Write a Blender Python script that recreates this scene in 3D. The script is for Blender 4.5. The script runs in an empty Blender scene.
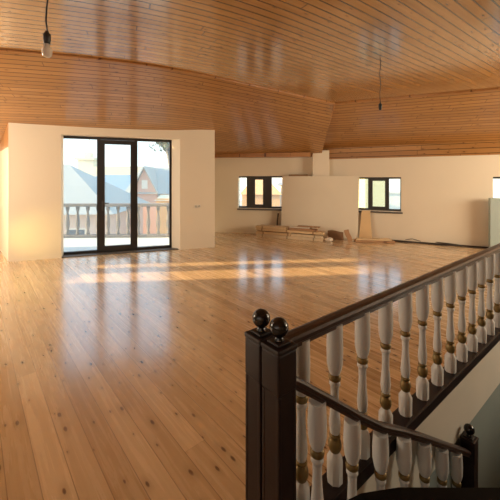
import bpy, bmesh, math, random
from mathutils import Vector, Matrix
random.seed(7)
C = bpy.context.scene.collection
V = Vector
H = 3.28            # flat ceiling height

# ---------------------------------------------------------------- helpers
def bm_obj(name, bm, mat, parent=None, smooth=False):
    me = bpy.data.meshes.new(name)
    bm.normal_update()
    bm.to_mesh(me); bm.free()
    if isinstance(mat, (list, tuple)):
        for m in mat: me.materials.append(m)
    else:
        me.materials.append(mat)
    if smooth:
        for p in me.polygons: p.use_smooth = True
    o = bpy.data.objects.new(name, me); C.objects.link(o)
    if parent is not None:
        o.parent = parent
    return o

def tag(o, label=None, cat=None, group=None, kind=None):
    if label: o['label'] = label
    if cat: o['category'] = cat
    if group: o['group'] = group
    if kind: o['kind'] = kind
    return o

def empty(name, loc=(0, 0, 0), rz=0.0):
    o = bpy.data.objects.new(name, None); C.objects.link(o)
    o.location = loc; o.rotation_euler = (0, 0, rz); o.empty_display_size = .1
    return o

def box(bm, x0, x1, y0, y1, z0, z1, M=None, bev=0.0):
    """axis box in local coordinates, placed by matrix M"""
    vs = [V((x, y, z)) for x in (x0, x1) for y in (y0, y1) for z in (z0, z1)]
    if M is not None: vs = [M @ v for v in vs]
    b = [bm.verts.new(v) for v in vs]
    fs = []
    for q in ((0, 1, 3, 2), (4, 6, 7, 5), (0, 4, 5, 1), (2, 3, 7, 6), (0, 2, 6, 4), (1, 5, 7, 3)):
        fs.append(bm.faces.new([b[i] for i in q]))
    if bev:
        es = list({e for f in fs for e in f.edges})
        bmesh.ops.bevel(bm, geom=es, offset=bev, segments=2, affect='EDGES', profile=.5)

def lathe(bm, prof, n=16, c=(0, 0, 0), rot=0.0, cap=True):
    rings = []
    for r, z in prof:
        rings.append([bm.verts.new((c[0] + r*math.cos(rot + 2*math.pi*i/n), c[1] + r*math.sin(rot + 2*math.pi*i/n), c[2] + z)) for i in range(n)])
    for a, b in zip(rings, rings[1:]):
        for i in range(n):
            bm.faces.new((a[i], a[(i+1) % n], b[(i+1) % n], b[i]))
    if cap:
        bm.faces.new(list(reversed(rings[0]))); bm.faces.new(rings[-1])

def sweep(bm, pts, prof, close=True, up=V((0, 0, 1))):
    """sweep a 2-D profile (side, up) along pts"""
    rings = []
    n = len(pts)
    for i, p in enumerate(pts):
        t = (pts[min(i+1, n-1)] - pts[max(i-1, 0)]).normalized()
        s = t.cross(up).normalized(); u = s.cross(t).normalized()
        rings.append([bm.verts.new(p + s*a + u*b) for a, b in prof])
    m = len(prof)
    for a, b in zip(rings, rings[1:]):
        for i in range(m):
            bm.faces.new((a[i], b[i], b[(i+1) % m], a[(i+1) % m]))
    if close:
        bm.faces.new(rings[0]); bm.faces.new(list(reversed(rings[-1])))

def circ(r, n=10):
    return [(r*math.cos(2*math.pi*i/n), r*math.sin(2*math.pi*i/n)) for i in range(n)]

def frameM(p, d, z=0.0):
    """matrix with local x along plan direction d, local y to the left of it"""
    a = math.atan2(d[1], d[0])
    return Matrix.Translation((p[0], p[1], z)) @ Matrix.Rotation(a, 4, 'Z')

# ---------------------------------------------------------------- materials
def new_mat(name):
    m = bpy.data.materials.new(name); m.use_nodes = True
    nt = m.node_tree
    return m, nt, nt.nodes['Principled BSDF']

def N(nt, typ, **kw):
    n = nt.nodes.new(typ)
    for k, v in kw.items():
        if k.startswith('i_'):
            key = k[2:]
            n.inputs[int(key) if key.isdigit() else key].default_value = v
        else:
            setattr(n, k, v)
    return n

def L(nt, a, b): nt.links.new(a, b)

def math_n(nt, op, a, b=None, c=None, clamp=False):
    n = nt.nodes.new('ShaderNodeMath'); n.operation = op; n.use_clamp = clamp
    for i, x in enumerate((a, b, c)):
        if x is None: continue
        if isinstance(x, (int, float)): n.inputs[i].default_value = x
        else: nt.links.new(x, n.inputs[i])
    return n.outputs[0]

def simple(name, col, rough=.6, metal=0.0, var=.06, scale=6.0, bump=.0, spec=.5, coat=0.0):
    m, nt, b = new_mat(name)
    tc = N(nt, 'ShaderNodeTexCoord'); nz = N(nt, 'ShaderNodeTexNoise', i_Scale=scale, i_Detail=4.0)
    L(nt, tc.outputs['Object'], nz.inputs['Vector'])
    mx = N(nt, 'ShaderNodeMix', data_type='RGBA')
    mx.inputs['A'].default_value = tuple(c*(1-var) for c in col) + (1,)
    mx.inputs['B'].default_value = tuple(min(1, c*(1+var)) for c in col) + (1,)
    L(nt, nz.outputs['Fac'], mx.inputs['Factor']); L(nt, mx.outputs['Result'], b.inputs['Base Color'])
    b.inputs['Roughness'].default_value = rough; b.inputs['Metallic'].default_value = metal
    b.inputs['Specular IOR Level'].default_value = spec
    b.inputs['Coat Weight'].default_value = coat
    if bump:
        bp = N(nt, 'ShaderNodeBump', i_Strength=bump, i_Distance=.01)
        L(nt, nz.outputs['Fac'], bp.inputs['Height']); L(nt, bp.outputs['Normal'], b.inputs['Normal'])
    return m

def planks(name, w, length, dark, light, groove_col, gw=.035, rough=.3, uv=True, rot=0.0, knots=.5,
           knot_col=(.08, .03, .012), bump=.5, tilt=1.0, tintvar=.5, spec=.5, coat=0.0, groove_depth=1.0, tintspread=(.0, 1.0)):
    m, nt, b = new_mat(name)
    tc = N(nt, 'ShaderNodeTexCoord')
    mp = N(nt, 'ShaderNodeMapping'); mp.inputs['Rotation'].default_value = (0, 0, rot)
    L(nt, tc.outputs['UV' if uv else 'Object'], mp.inputs['Vector'])
    sp = N(nt, 'ShaderNodeSeparateXYZ'); L(nt, mp.outputs[0], sp.inputs[0])
    u, v = sp.outputs[0], sp.outputs[1]
    vw = math_n(nt, 'DIVIDE', v, w)
    idx = math_n(nt, 'FLOOR', vw); f = math_n(nt, 'FRACT', vw)
    wn = N(nt, 'ShaderNodeTexWhiteNoise', noise_dimensions='1D'); L(nt, idx, wn.inputs['W'])
    off = math_n(nt, 'MULTIPLY', wn.outputs['Value'], 7.3)
    ul = math_n(nt, 'ADD', math_n(nt, 'DIVIDE', u, length), off)
    idu = math_n(nt, 'FLOOR', ul); fu = math_n(nt, 'FRACT', ul)
    cmb = N(nt, 'ShaderNodeCombineXYZ'); L(nt, idx, cmb.inputs[0]); L(nt, idu, cmb.inputs[1])
    wn2 = N(nt, 'ShaderNodeTexWhiteNoise', noise_dimensions='2D'); L(nt, cmb.outputs[0], wn2.inputs['Vector'])
    r = wn2.outputs['Value']
    # grain
    cg = N(nt, 'ShaderNodeCombineXYZ')
    L(nt, math_n(nt, 'ADD', math_n(nt, 'MULTIPLY', u, 1.3), math_n(nt, 'MULTIPLY', r, 31.0)), cg.inputs[0])
    L(nt, math_n(nt, 'MULTIPLY', v, 26.0), cg.inputs[1]); L(nt, math_n(nt, 'MULTIPLY', r, 17.0), cg.inputs[2])
    ng = N(nt, 'ShaderNodeTexNoise', i_Scale=1.0, i_Detail=5.0, i_Roughness=.6, i_Distortion=.6)
    L(nt, cg.outputs[0], ng.inputs['Vector'])
    t = math_n(nt, 'ADD', math_n(nt, 'MULTIPLY', r, tintvar),
               math_n(nt, 'MULTIPLY', math_n(nt, 'SUBTRACT', ng.outputs['Fac'], .5), 1.1))
    t = math_n(nt, 'ADD', t, .5 - tintvar*.5, clamp=True)
    mx = N(nt, 'ShaderNodeMix', data_type='RGBA'); mx.inputs['A'].default_value = dark + (1,); mx.inputs['B'].default_value = light + (1,)
    L(nt, t, mx.inputs['Factor'])
    col = mx.outputs['Result']
    # knots
    ck = N(nt, 'ShaderNodeCombineXYZ')
    L(nt, math_n(nt, 'MULTIPLY', u, 3.4), ck.inputs[0]); L(nt, math_n(nt, 'MULTIPLY', v, 9.0), ck.inputs[1])
    vo = N(nt, 'ShaderNodeTexVoronoi', i_Scale=1.0, voronoi_dimensions='2D'); L(nt, ck.outputs[0], vo.inputs['Vector'])
    sc = N(nt, 'ShaderNodeSeparateColor'); L(nt, vo.outputs['Color'], sc.inputs[0])
    gate = math_n(nt, 'GREATER_THAN', sc.outputs[0], 1.0 - knots)
    rad = math_n(nt, 'MULTIPLY_ADD', math_n(nt, 'POWER', sc.outputs[1], 1.6), .085, .034)
    kd = math_n(nt, 'SUBTRACT', 1.0, math_n(nt, 'DIVIDE', vo.outputs['Distance'], rad), clamp=True)
    kd = math_n(nt, 'MULTIPLY', math_n(nt, 'MULTIPLY', kd, 2.2, clamp=True), gate)
    kh = math_n(nt, 'SUBTRACT', 1.0, math_n(nt, 'DIVIDE', vo.outputs['Distance'], math_n(nt, 'MULTIPLY', rad, 3.2)), clamp=True)
    kh = math_n(nt, 'MULTIPLY', math_n(nt, 'MULTIPLY', kh, gate), .45)
    mk0 = N(nt, 'ShaderNodeMix', data_type='RGBA'); L(nt, kh, mk0.inputs['Factor']); L(nt, col, mk0.inputs['A'])
    mk0.inputs['B'].default_value = tuple(c*.62 for c in dark) + (1,)
    mk = N(nt, 'ShaderNodeMix', data_type='RGBA'); L(nt, math_n(nt, 'MULTIPLY', kd, .85), mk.inputs['Factor']); L(nt, mk0.outputs['Result'], mk.inputs['A'])
    mk.inputs['B'].default_value = knot_col + (1,)
    col = mk.outputs['Result']
    # groove
    e = math_n(nt, 'MINIMUM', f, math_n(nt, 'SUBTRACT', 1.0, f))
    g = math_n(nt, 'SUBTRACT', 1.0, math_n(nt, 'DIVIDE', e, gw), clamp=True)
    e2 = math_n(nt, 'MULTIPLY', math_n(nt, 'MINIMUM', fu, math_n(nt, 'SUBTRACT', 1.0, fu)), length/w)
    g2 = math_n(nt, 'SUBTRACT', 1.0, math_n(nt, 'DIVIDE', e2, gw*.7), clamp=True)
    gg = math_n(nt, 'MAXIMUM', g, math_n(nt, 'MULTIPLY', g2, .6))
    ms = N(nt, 'ShaderNodeMix', data_type='RGBA'); L(nt, math_n(nt, 'MULTIPLY', gg, 1.6*groove_depth, clamp=True), ms.inputs['Factor']); L(nt, col, ms.inputs['A'])
    ms.inputs['B'].default_value = groove_col + (1,)
    L(nt, ms.outputs['Result'], b.inputs['Base Color'])
    # height: groove, board tilt, grain
    h = math_n(nt, 'MULTIPLY', gg, -.6*groove_depth)
    cup = math_n(nt, 'MULTIPLY', math_n(nt, 'MULTIPLY', math_n(nt, 'SUBTRACT', f, .5), math_n(nt, 'SUBTRACT', r, .5)), tilt)
    h = math_n(nt, 'ADD', h, cup)
    h = math_n(nt, 'ADD', h, math_n(nt, 'MULTIPLY', ng.outputs['Fac'], .12))
    bp = N(nt, 'ShaderNodeBump', i_Strength=bump, i_Distance=.004); L(nt, h, bp.inputs['Height'])
    L(nt, bp.outputs['Normal'], b.inputs['Normal'])
    L(nt, math_n(nt, 'MULTIPLY_ADD', ng.outputs['Fac'], .12, rough - .06), b.inputs['Roughness'])
    b.inputs['Specular IOR Level'].default_value = spec
    b.inputs['Coat IOR'].default_value = 1.75 if (uv and coat > .5) else 1.8
    b.inputs['Coat Weight'].default_value = coat; b.inputs['Coat Roughness'].default_value = max(.05, rough*.6)
    return m

M_FLOOR = planks('pine_floor_varnished', .135, 4.2, (.46, .29, .14), (.77, .55, .315), (.19, .10, .045), gw=.028, rough=.27, uv=False,
                 rot=math.radians(-131.0), knots=.80, bump=.20, tilt=.35, tintvar=.8, spec=.6, coat=.8, groove_depth=.55)
M_CEIL = planks('pine_ceiling_lacquered', .105, 2.4, (.37, .18, .052), (.55, .30, .10), (.05, .018, .006), gw=.10, rough=.22, knots=.5,
                bump=.35, tilt=.5, tintvar=.55, spec=.7, coat=.9, knot_col=(.09, .028, .008))
M_SLOPE = planks('pine_slope_lacquered', .115, 2.4, (.33, .15, .042), (.49, .245, .080), (.06, .022, .007), gw=.09, rough=.30, knots=.6,
                 bump=.4, tilt=.5, tintvar=.6, spec=.4, coat=.12, knot_col=(.09, .028, .008))
M_TRIMWOOD = planks('pine_trim', .40, 3.0, (.36, .155, .048), (.52, .25, .09), (.12, .04, .012), gw=.02, rough=.35, uv=False, knots=.3, bump=.2)
M_WALL = simple('plaster_warm_white', (.79, .69, .54), .85, var=.03, scale=1.5, bump=.03, spec=.3)
M_WALL2 = simple('plaster_cream', (.85, .75, .58), .85, var=.03, scale=1.5, bump=.03, spec=.3)
M_FASCIA = simple('plaster_fascia', (.60, .56, .48), .9, var=.05, scale=3, bump=.05, spec=.2)
M_GREY = simple('paint_grey_green', (.235, .27, .25), .8, var=.04, scale=2, spec=.3)
M_GREYP = simple('paint_grey_blue', (.40, .48, .45), .7, var=.04, scale=2, spec=.3)
M_FRAMEW = simple('window_frame_brown_grey', (.045, .040, .033), .4, var=.15, scale=8, spec=.5)
M_FRAME = simple('window_frame_anthracite', (.020, .017, .016), .35, var=.15, scale=8, spec=.5)
M_DARK = simple('wood_dark_stain', (.016, .008, .007), .42, var=.35, scale=14, spec=.3)
M_DARKR = simple('wood_dark_rail', (.042, .021, .015), .38, var=.35, scale=14, spec=.4)
M_BLACK = simple('wood_black_gloss', (.008, .006, .006), .16, var=.2, scale=10, spec=.4, coat=.2)
M_BLACKM = simple('bar_black_matt', (.004, .004, .004), .6, var=.2, scale=10, spec=.1)
M_WHITE = simple('baluster_white_paint', (.57, .57, .555), .42, var=.04, scale=10, spec=.5)
M_GOLD = simple('gold_paint', (.20, .135, .045), .45, metal=.4, var=.3, scale=30, spec=.5)
M_METAL = simple('handle_metal', (.10, .09, .08), .3, metal=.8)
M_PLASTIC = simple('socket_black', (.02, .02, .02), .35)
M_OUTLET = simple('outlet_white', (.80, .74, .64), .35)
M_INSERT = simple('outlet_insert_grey', (.50, .46, .38), .4)
M_SILL = simple('sill_dark', (.10, .085, .07), .4)
M_BOARD = simple('drywall_sheet', (.78, .69, .54), .85, var=.05, scale=2)
M_BOARD_E = simple('fibre_sheet_brown', (.34, .20, .10), .8, var=.1, scale=5)
M_LUM = [planks('lumber_a', .3, 3, (.55, .36, .18), (.76, .56, .32), (.3, .15, .06), uv=False, rough=.7, knots=.3, bump=.2),
         planks('lumber_b', .3, 3, (.55, .40, .24), (.74, .60, .40), (.3, .2, .1), uv=False, rough=.7, knots=.2, bump=.2),
         planks('lumber_c', .3, 3, (.30, .15, .07), (.46, .26, .13), (.2, .1, .05), uv=False, rough=.7, knots=.3, bump=.2)]
M_PAPER = simple('paper_pale', (.74, .66, .55), .7, var=.08, scale=9, bump=.2)
M_CARD = simple('cardboard_brown', (.22, .12, .06), .8, var=.2, scale=6, bump=.2)
M_GLOWBOARD = simple('board_orange_glow', (.80, .56, .30), .8, var=.08, scale=3)  # orange glow on the offcut is put into its colour
M_CABLE = simple('cable_dark', (.05, .04, .035), .5)

def glass_mat(name, tint=(.93, .97, .98), haze=.13):
    m, nt, b = new_mat(name)
    nt.nodes.remove(b)
    out = nt.nodes['Material Output']
    tr = N(nt, 'ShaderNodeBsdfTransparent'); tr.inputs[0].default_value = tint + (1,)
    gl = N(nt, 'ShaderNodeBsdfGlossy'); gl.inputs['Roughness'].default_value = .02
    df = N(nt, 'ShaderNodeBsdfTranslucent'); df.inputs[0].default_value = (.9, .95, 1, 1)
    nz = N(nt, 'ShaderNodeTexNoise', i_Scale=3.0)
    fr = N(nt, 'ShaderNodeFresnel', i_IOR=1.35)
    m1 = N(nt, 'ShaderNodeMixShader'); L(nt, math_n(nt, 'MULTIPLY_ADD', nz.outputs['Fac'], .04, haze - .02), m1.inputs[0])
    L(nt, tr.outputs[0], m1.inputs[1]); L(nt, df.outputs[0], m1.inputs[2])
    m2 = N(nt, 'ShaderNodeMixShader'); L(nt, fr.outputs[0], m2.inputs[0]); L(nt, m1.outputs[0], m2.inputs[1]); L(nt, gl.outputs[0], m2.inputs[2])
    L(nt, m2.outputs[0], out.inputs['Surface'])
    return m
M_GLASS = glass_mat('window_glass')
def bulb_mat():
    m, nt, b = new_mat('bulb_glass')
    b.inputs['Base Color'].default_value = (.85, .78, .68, 1); b.inputs['Roughness'].default_value = .12
    b.inputs['Transmission Weight'].default_value = .35; b.inputs['IOR'].default_value = 1.2
    return m
M_BULB = bulb_mat()

# ---------------------------------------------------------------- ceiling curves (flat edge T, eave B)
PAIR = [((-6.8, 3.30), (-7.4, 7.7)), ((-3.9, 3.94), (-5.38, 8.11)), ((-2.03, 4.34), (-3.7, 8.7)), ((-1.12, 4.76), (-2.3, 9.4)),
        ((-.34, 5.40), (-1.34, 9.85)), ((1.85, 6.98), (2.05, 9.26))]
ZB = 2.27
ext0 = ((-9.0, 2.9), (-9.6, 7.2)); ext1 = ((4.0, 8.54), (5.5, 9.0))
def cr(p0, p1, p2, p3, t):
    return [.5*((2*b) + (-a + c)*t + (2*a - 5*b + 4*c - d)*t*t + (-a + 3*b - 3*c + d)*t**3) for a, b, c, d in zip(p0, p1, p2, p3)]
flat = [tuple(a) + tuple(b) for a, b in [ext0] + PAIR + [ext1]]
COLS = []
SEG = 6
for i in range(1, len(flat) - 2):
    for k in range(SEG):
        COLS.append(cr(flat[i-1], flat[i], flat[i+1], flat[i+2], k/SEG))
COLS.append(list(flat[-2]))
for _ in range(40):                     # even out the curve
    new = [list(c) for c in COLS]
    for i in range(1, len(COLS) - 1):
        for k in (0, 1): new[i][k] = COLS[i][k]*.5 + (COLS[i-1][k] + COLS[i+1][k])*.25
    COLS = new
iL, iR = SEG, 4*SEG                     # columns that run along the sides of the bay

BL, BR = V((-4.72, 6.25)), V((-.84, 7.62))       # bay front corners
be = (BR - BL).normalized(); bn = V((-be.y, be.x))  # along, outward
def cut_frac(c):
    T = V(c[:2]); B = V(c[2:]); d = B - T
    # T + f d on the line BL + s be
    return (BL - T).dot(bn) / d.dot(bn)

def slope_obj():
    bm = bmesh.new(); uvl = bm.loops.layers.uv.new('UVMap')
    T3, B3, U, Ln = [], [], [], []
    u = 0.0; prev = None
    data = []
    for i, c in enumerate(COLS):
        T = V((c[0], c[1], H)); B = V((c[2], c[3], ZB))
        mid = (T + B)/2
        if prev is not None: u += (mid - prev).length
        prev = mid
        data.append((T, B, u, cut_frac(c)))
    def quad(a, b, fa, fb, n=4):
        for k in range(n):
            q = []
            for (dd, f0, f1) in ((a, 0, fa), (b, 0, fb)):
                q.append((dd, f1*k/n, f1*(k+1)/n))
            (da, a0, a1), (db, b0, b1) = q
            pts = [(da, a0), (db, b0), (db, b1), (da, a1)]
            vs = [bm.verts.new(dd[0].lerp(dd[1], f)) for dd, f in pts]
            fc = bm.faces.new(vs)
            for lp, (dd, f) in zip(fc.loops, pts):
                lp[uvl].uv = (dd[2], f*(dd[1] - dd[0]).length)
    for i in range(len(data) - 1):
        a, b = data[i], data[i+1]
        if iL + 1 <= i < iR - 1: quad(a, b, a[3] + .015, b[3] + .015)
        else: quad(a, b, 1.0, 1.0, 6)
    bmesh.ops.remove_doubles(bm, verts=bm.verts, dist=1e-4)
    o = bm_obj('ceiling_slope_left', bm, M_SLOPE, smooth=True)
    return tag(o, 'long sloping pine-clad ceiling plane above the balcony bay', 'sloping ceiling', kind='structure')
slope_obj()

# right slope
T0, T1 = V((1.85, 6.98, H)), V((9.6, 3.73, H))
W0 = V((2.05, 9.26)); wd = V((1, -.48)).normalized()
def right_slope():
    bm = bmesh.new(); uvl = bm.loops.layers.uv.new('UVMap')
    zb = 2.50
    B0 = V((2.05, 9.26, zb)); B1 = V((2.05 + wd.x*9.2, 9.26 + wd.y*9.2, zb))
    # left edge follows the left slope's last column (the hip)
    hipB = V((2.05, 9.26, ZB))
    n = 8
    vs = []
    for i in range(n + 1):
        a = T0.lerp(T1, i/n); b = B0.lerp(B1, i/n)
        vs.append((bm.verts.new(a), bm.verts.new(b), i/n*8.4, (b - a).length))
    for (a, b, u0, l0), (c, d, u1, l1) in zip(vs, vs[1:]):
        f = bm.faces.new((a, c, d, b))
        for lp, uv in zip(f.loops, ((u0, 0), (u1, 0), (u1, l1), (u0, l0))): lp[uvl].uv = uv
    f = bm.faces.new([bm.verts.new(x) for x in (T0, hipB, B0)])
    for lp, uv in zip(f.loops, ((0, 0), (-.02, 2.5), (0, 2.4))): lp[uvl].uv = uv
    # vertical boarded band on top of the low wall
    off = V((wd.y, -wd.x, 0))*-.0
    nrm = V((-wd.y, wd.x, 0))*-1
    p0 = V((2.05, 9.26, ZB - .08)) + nrm*.03; p1 = p0 + V((wd.x, wd.y, 0))*9.2
    q0, q1 = p0 + V((0, 0, .36)), p1 + V((0, 0, .36))
    f = bm.faces.new([bm.verts.new(x) for x in (p0, p1, q1, q0)])
    for lp, uv in zip(f.loops, ((0, 5.02), (9.2, 5.02), (9.2, 5.35), (0, 5.35))): lp[uvl].uv = uv
    f = bm.faces.new([bm.verts.new(x) for x in (p0, p1, p1 - nrm*.06, p0 - nrm*.06)])
    for lp, uv in zip(f.loops, ((0, 5.02), (9.2, 5.02), (9.2, 5.05), (0, 5.05))): lp[uvl].uv = uv
    o = bm_obj('ceiling_slope_right', bm, M_SLOPE, smooth=False)
    tag(o, 'sloping pine-clad ceiling plane above the right wall windows', 'sloping ceiling', kind='structure')
right_slope()

def flat_ceiling():
    bm = bmesh.new(); uvl = bm.loops.layers.uv.new('UVMap')
    pts = [V((-8.6, 2.98))] + [V(c[:2]) for c in COLS]
    d_end = (pts[-1] - pts[-2]).normalized()
    for k in range(1, 9): pts.append(V((1.85, 6.98)) + d_end*k*1.1)
    nr = []
    for i in range(len(pts)):
        t = (pts[min(i+1, len(pts)-1)] - pts[max(i-1, 0)]).normalized()
        nr.append(V((t.y, -t.x)))
    us = [0.0]
    for a, b in zip(pts, pts[1:]): us.append(us[-1] + (b - a).length)
    K = 14; DV = 1.0
    grid = [[bm.verts.new((p.x + n.x*k*DV, p.y + n.y*k*DV, H)) for k in range(K)] for p, n in zip(pts, nr)]
    for i in range(len(pts) - 1):
        for k in range(K - 1):
            f = bm.faces.new((grid[i][k], grid[i][k+1], grid[i+1][k+1], grid[i+1][k]))
            for lp, (u, v) in zip(f.loops, ((us[i], k), (us[i], k+1), (us[i+1], k+1), (us[i+1], k))): lp[uvl].uv = (u, v*DV)
    # clip along the right-hand edge
    rn = V((T1.y - T0.y, -(T1.x - T0.x), 0)).normalized()   # points to the camera side
    bmesh.ops.bisect_plane(bm, geom=bm.verts[:] + bm.edges[:] + bm.faces[:], plane_co=T0, plane_no=rn, clear_inner=True)
    o = bm_obj('ceiling', bm, M_CEIL)
    tag(o, 'flat lacquered pine board ceiling over the attic hall', 'ceiling', kind='structure')
flat_ceiling()

# cover mouldings along the ceiling edges
def trim(name, pts, r, label, mat=M_TRIMWOOD):
    bm = bmesh.new(); sweep(bm, pts, circ(r, 8))
    tag(bm_obj(name, bm, mat, smooth=True), label, 'moulding', kind='structure')
trim('trim_1', [V((c[0], c[1], H - .012)) for c in COLS], .018, 'thin wooden cover strip where the flat ceiling meets the left slope')
trim('trim_2', [T0 + V((0, 0, -.012)), T1 + V((0, 0, -.012))], .018, 'thin wooden cover strip where the flat ceiling meets the right slope')
trim('trim_3', [V((1.85, 6.98, H - .01)), V((2.03, 9.2, ZB + .16))], .02, 'wooden strip down the hip between the two slopes')
# eave board behind the bay
bm = bmesh.new()
cr_cols = [V((c[2], c[3], 0)) for c in COLS[iR:]]
mid = cr_cols[0].lerp(cr_cols[-1], .93)
e0 = V((-1.30, 9.72, 2.32)); e1 = V((1.72, 9.10, 2.30))
ed = (e1 - e0).normalized()
sweep(bm, [e0, e1], [(-.16, -.045), (-.16, .07), (.16, .07), (.16, -.045)])
tag(bm_obj('trim_4', bm, M_TRIMWOOD), 'wooden eave board above the far left window', 'eave board', kind='structure')

# ---------------------------------------------------------------- floor and stair opening
P0 = V((.114, 1.257)); su = V((.782, .622)).normalized(); sn = V((su.y, -su.x))    # along the stair, toward the viewer's side
def S(a, b, z=0.0): 
    p = P0 + su*a + sn*b
    return V((p.x, p.y, z))
AW, BW = 6.4, 1.10        # opening length and width
EDGE = -.055              # floor edge under the upper railing
def ngon(name, pts, mat, label, cat, z=0.0, holes=None):
    bm = bmesh.new()
    bm.faces.new([bm.verts.new((p.x, p.y, z)) for p in pts])
    o = bm_obj(name, bm, mat)
    return tag(o, label, cat, kind='structure')
def floor_obj():
    bm = bmesh.new()
    # three pieces that share edges: behind/left of the stair start, beyond the railing, beside the stair
    out = [V((-6.9, -4.0)), V((9.0, -4.0)), V((9.0, 5.9)), V((2.05, 9.26)), V((-1.1, 9.86)), V((-.9, 7.75)), V((-4.0, 6.75)), V((-4.9, 6.5)), V((-5.7, 7.4)), V((-6.9, 7.4))]
    hole = [S(0, EDGE).xy, S(AW, EDGE).xy, S(AW, BW).xy, S(0, BW).xy]
    vo = [bm.verts.new((p.x, p.y, 0)) for p in out]
    vh = [bm.verts.new((p.x, p.y, 0)) for p in hole]
    eo = [bm.edges.new((vo[i], vo[(i+1) % len(vo)])) for i in range(len(vo))]
    eh = [bm.edges.new((vh[i], vh[(i+1) % 4])) for i in range(4)]
    bmesh.ops.triangle_fill(bm, use_beauty=True, use_dissolve=False, edges=eo + eh)
    hp = [V((h.x, h.y)) for h in hole]
    def inside(p):
        q = V((p.x, p.y)) - P0
        a, b = q.dot(su), q.dot(sn)
        return 0 < a < AW and EDGE < b < BW
    bad = [f for f in bm.faces if inside(f.calc_center_median())]
    bmesh.ops.delete(bm, geom=bad, context='FACES')
    for f in bm.faces:
        if f.normal.z < 0: f.normal_flip()
    tag(bm_obj('floor', bm, M_FLOOR), 'varnished knotty pine plank floor', 'floor', kind='structure')
floor_obj()

# slab edge (white plaster) and the stairwell walls
def wallstrip(name, a, b, z0, z1, mat, label, cat, thick=.03, side=1):
    bm = bmesh.new(); d = V((b.x - a.x, b.y - a.y)); M = frameM(a, d)
    box(bm, 0, d.length, 0, thick*side, z0, z1, M)
    return tag(bm_obj(name, bm, mat), label, cat, kind='structure')
wallstrip('trim_5', S(0, EDGE), S(AW, EDGE), -.47, -.004, M_FASCIA, 'pale plastered floor slab edge along the stairwell', 'slab edge', .10, 1)
wallstrip('wall_stairwell', S(0, EDGE - .012), S(AW, EDGE - .012), -3.1, -.47, M_GREY, 'grey-green painted stairwell wall below the slab edge', 'wall', .10, 1)
wallstrip('wall_stairwell_end', S(AW, EDGE), S(AW, BW), -3.1, -.002, M_GREY, 'grey-green stairwell end wall', 'wall', .10, -1)
wallstrip('wall_stairwell_near', S(-.02, BW), S(AW, BW), -3.1, -.002, M_GREY, 'grey-green stairwell near wall', 'wall', .10, -1)
wallstrip('wall_stairwell_start', S(0, EDGE), S(0, BW), -3.1, -.002, M_GREY, 'grey-green wall under the stair head', 'wall', .10, 1)
ngon('floor_landing_below', [S(-.1, EDGE - .1).xy, S(AW + .1, EDGE - .1).xy, S(AW + .1, BW + .1).xy, S(-.1, BW + .1).xy], M_FASCIA,
     'plain floor at the bottom of the stairwell', 'floor', z=-3.1)

# ---------------------------------------------------------------- walls
def wall(name, a, b, z0, z1, mat, label, holes=(), thick=.25, side=1, extra=None):
    """inner face on the line a-b, thickness to the left (side=1)"""
    a = V(a); b = V(b); d = b - a; M = frameM(a, d); Ls = d.length
    ss = sorted({0.0, Ls} | {h[0] for h in holes} | {h[1] for h in holes})
    bm = bmesh.new()
    for s0, s1 in zip(ss, ss[1:]):
        hs = sorted([h for h in holes if h[0] <= s0 + 1e-6 and h[1] >= s1 - 1e-6], key=lambda h: h[2])
        z = z0
        for h in hs:
            if h[2] > z + 1e-4: box(bm, s0, s1, 0, thick*side, z, h[2], M)
            z = h[3]
        if z1 > z + 1e-4: box(bm, s0, s1, 0, thick*side, z, z1, M)
    if extra: extra(bm, M)
    bmesh.ops.remove_doubles(bm, verts=bm.verts, dist=1e-5)
    return tag(bm_obj(name, bm, mat), label, 'wall', kind='structure')

# bay with the balcony door
DO0 = (V((-3.865, 6.55)) - BL).length; DO1 = (V((-1.607, 7.349)) - BL).length
DT = 2.54
def splay(bm, M):
    # splayed right reveal
    pts = [(DO1 + .001, 0.0), (DO1 + .001, .22), (DO1 - .165, .22)]
    lo = [bm.verts.new(M @ V((x, y, 0))) for x, y in pts]; hi = [bm.verts.new(M @ V((x, y, DT))) for x, y in pts]
    bm.faces.new(lo); bm.faces.new(hi)
    for i in range(3): bm.faces.new((lo[i], lo[(i+1) % 3], hi[(i+1) % 3], hi[i]))
wall('wall_bay', BL, BR, 0, 3.1, M_WALL, 'cream plastered bay wall around the balcony door', holes=[(DO0, DO1, 0, DT)], thick=.22, extra=splay)
wall('wall_bay_side', BR, (-1.33, 9.93), 0, 3.0, M_WALL, 'cream plastered side of the bay', thick=.2)
# left low wall
wall('wall_left_low', (-5.72, 7.32), BL, 0, 2.25, M_WALL2, 'low cream wall left of the bay', thick=.2)
wallstrip('trim_6', V((-5.72, 7.32, 0)), V((BL.x, BL.y, 0)), 2.25, 3.15, M_TRIMWOOD, 'pine boarding above the low wall left of the bay', 'boarding', .10, 1)
wall('wall_left_corner', (-6.9, 7.32), (-5.72, 7.32), 0, 3.2, M_WALL2, 'cream wall in the far left corner')
# back wall
bwA, bwB = V((-1.32, 9.834)), V((2.05, 9.26)); bwd = (bwB - bwA)
def s_of(A, d, X): return (X - A.x)/d.normalized().x
hbw = (s_of(bwA, bwd, -.360), s_of(bwA, bwd, .955), .755, 1.715)
wall('wall_back', bwA, bwB, 0, 2.42, M_WALL2, 'cream low wall with the three-light window behind the bay', holes=[hbw])
# right wall with its windows
rwA = W0; rwB = W0 + wd*8.2
hr1 = (s_of(rwA, wd, 2.95), s_of(rwA, wd, 3.942), .775, 1.675)
hr2 = (s_of(rwA, wd, 5.70), s_of(rwA, wd, 6.8), .775, 1.675)
wall('wall_right', rwA, rwB, 0, 2.55, M_WALL, 'long cream low wall on the right', holes=[hr1, hr2])
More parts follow.
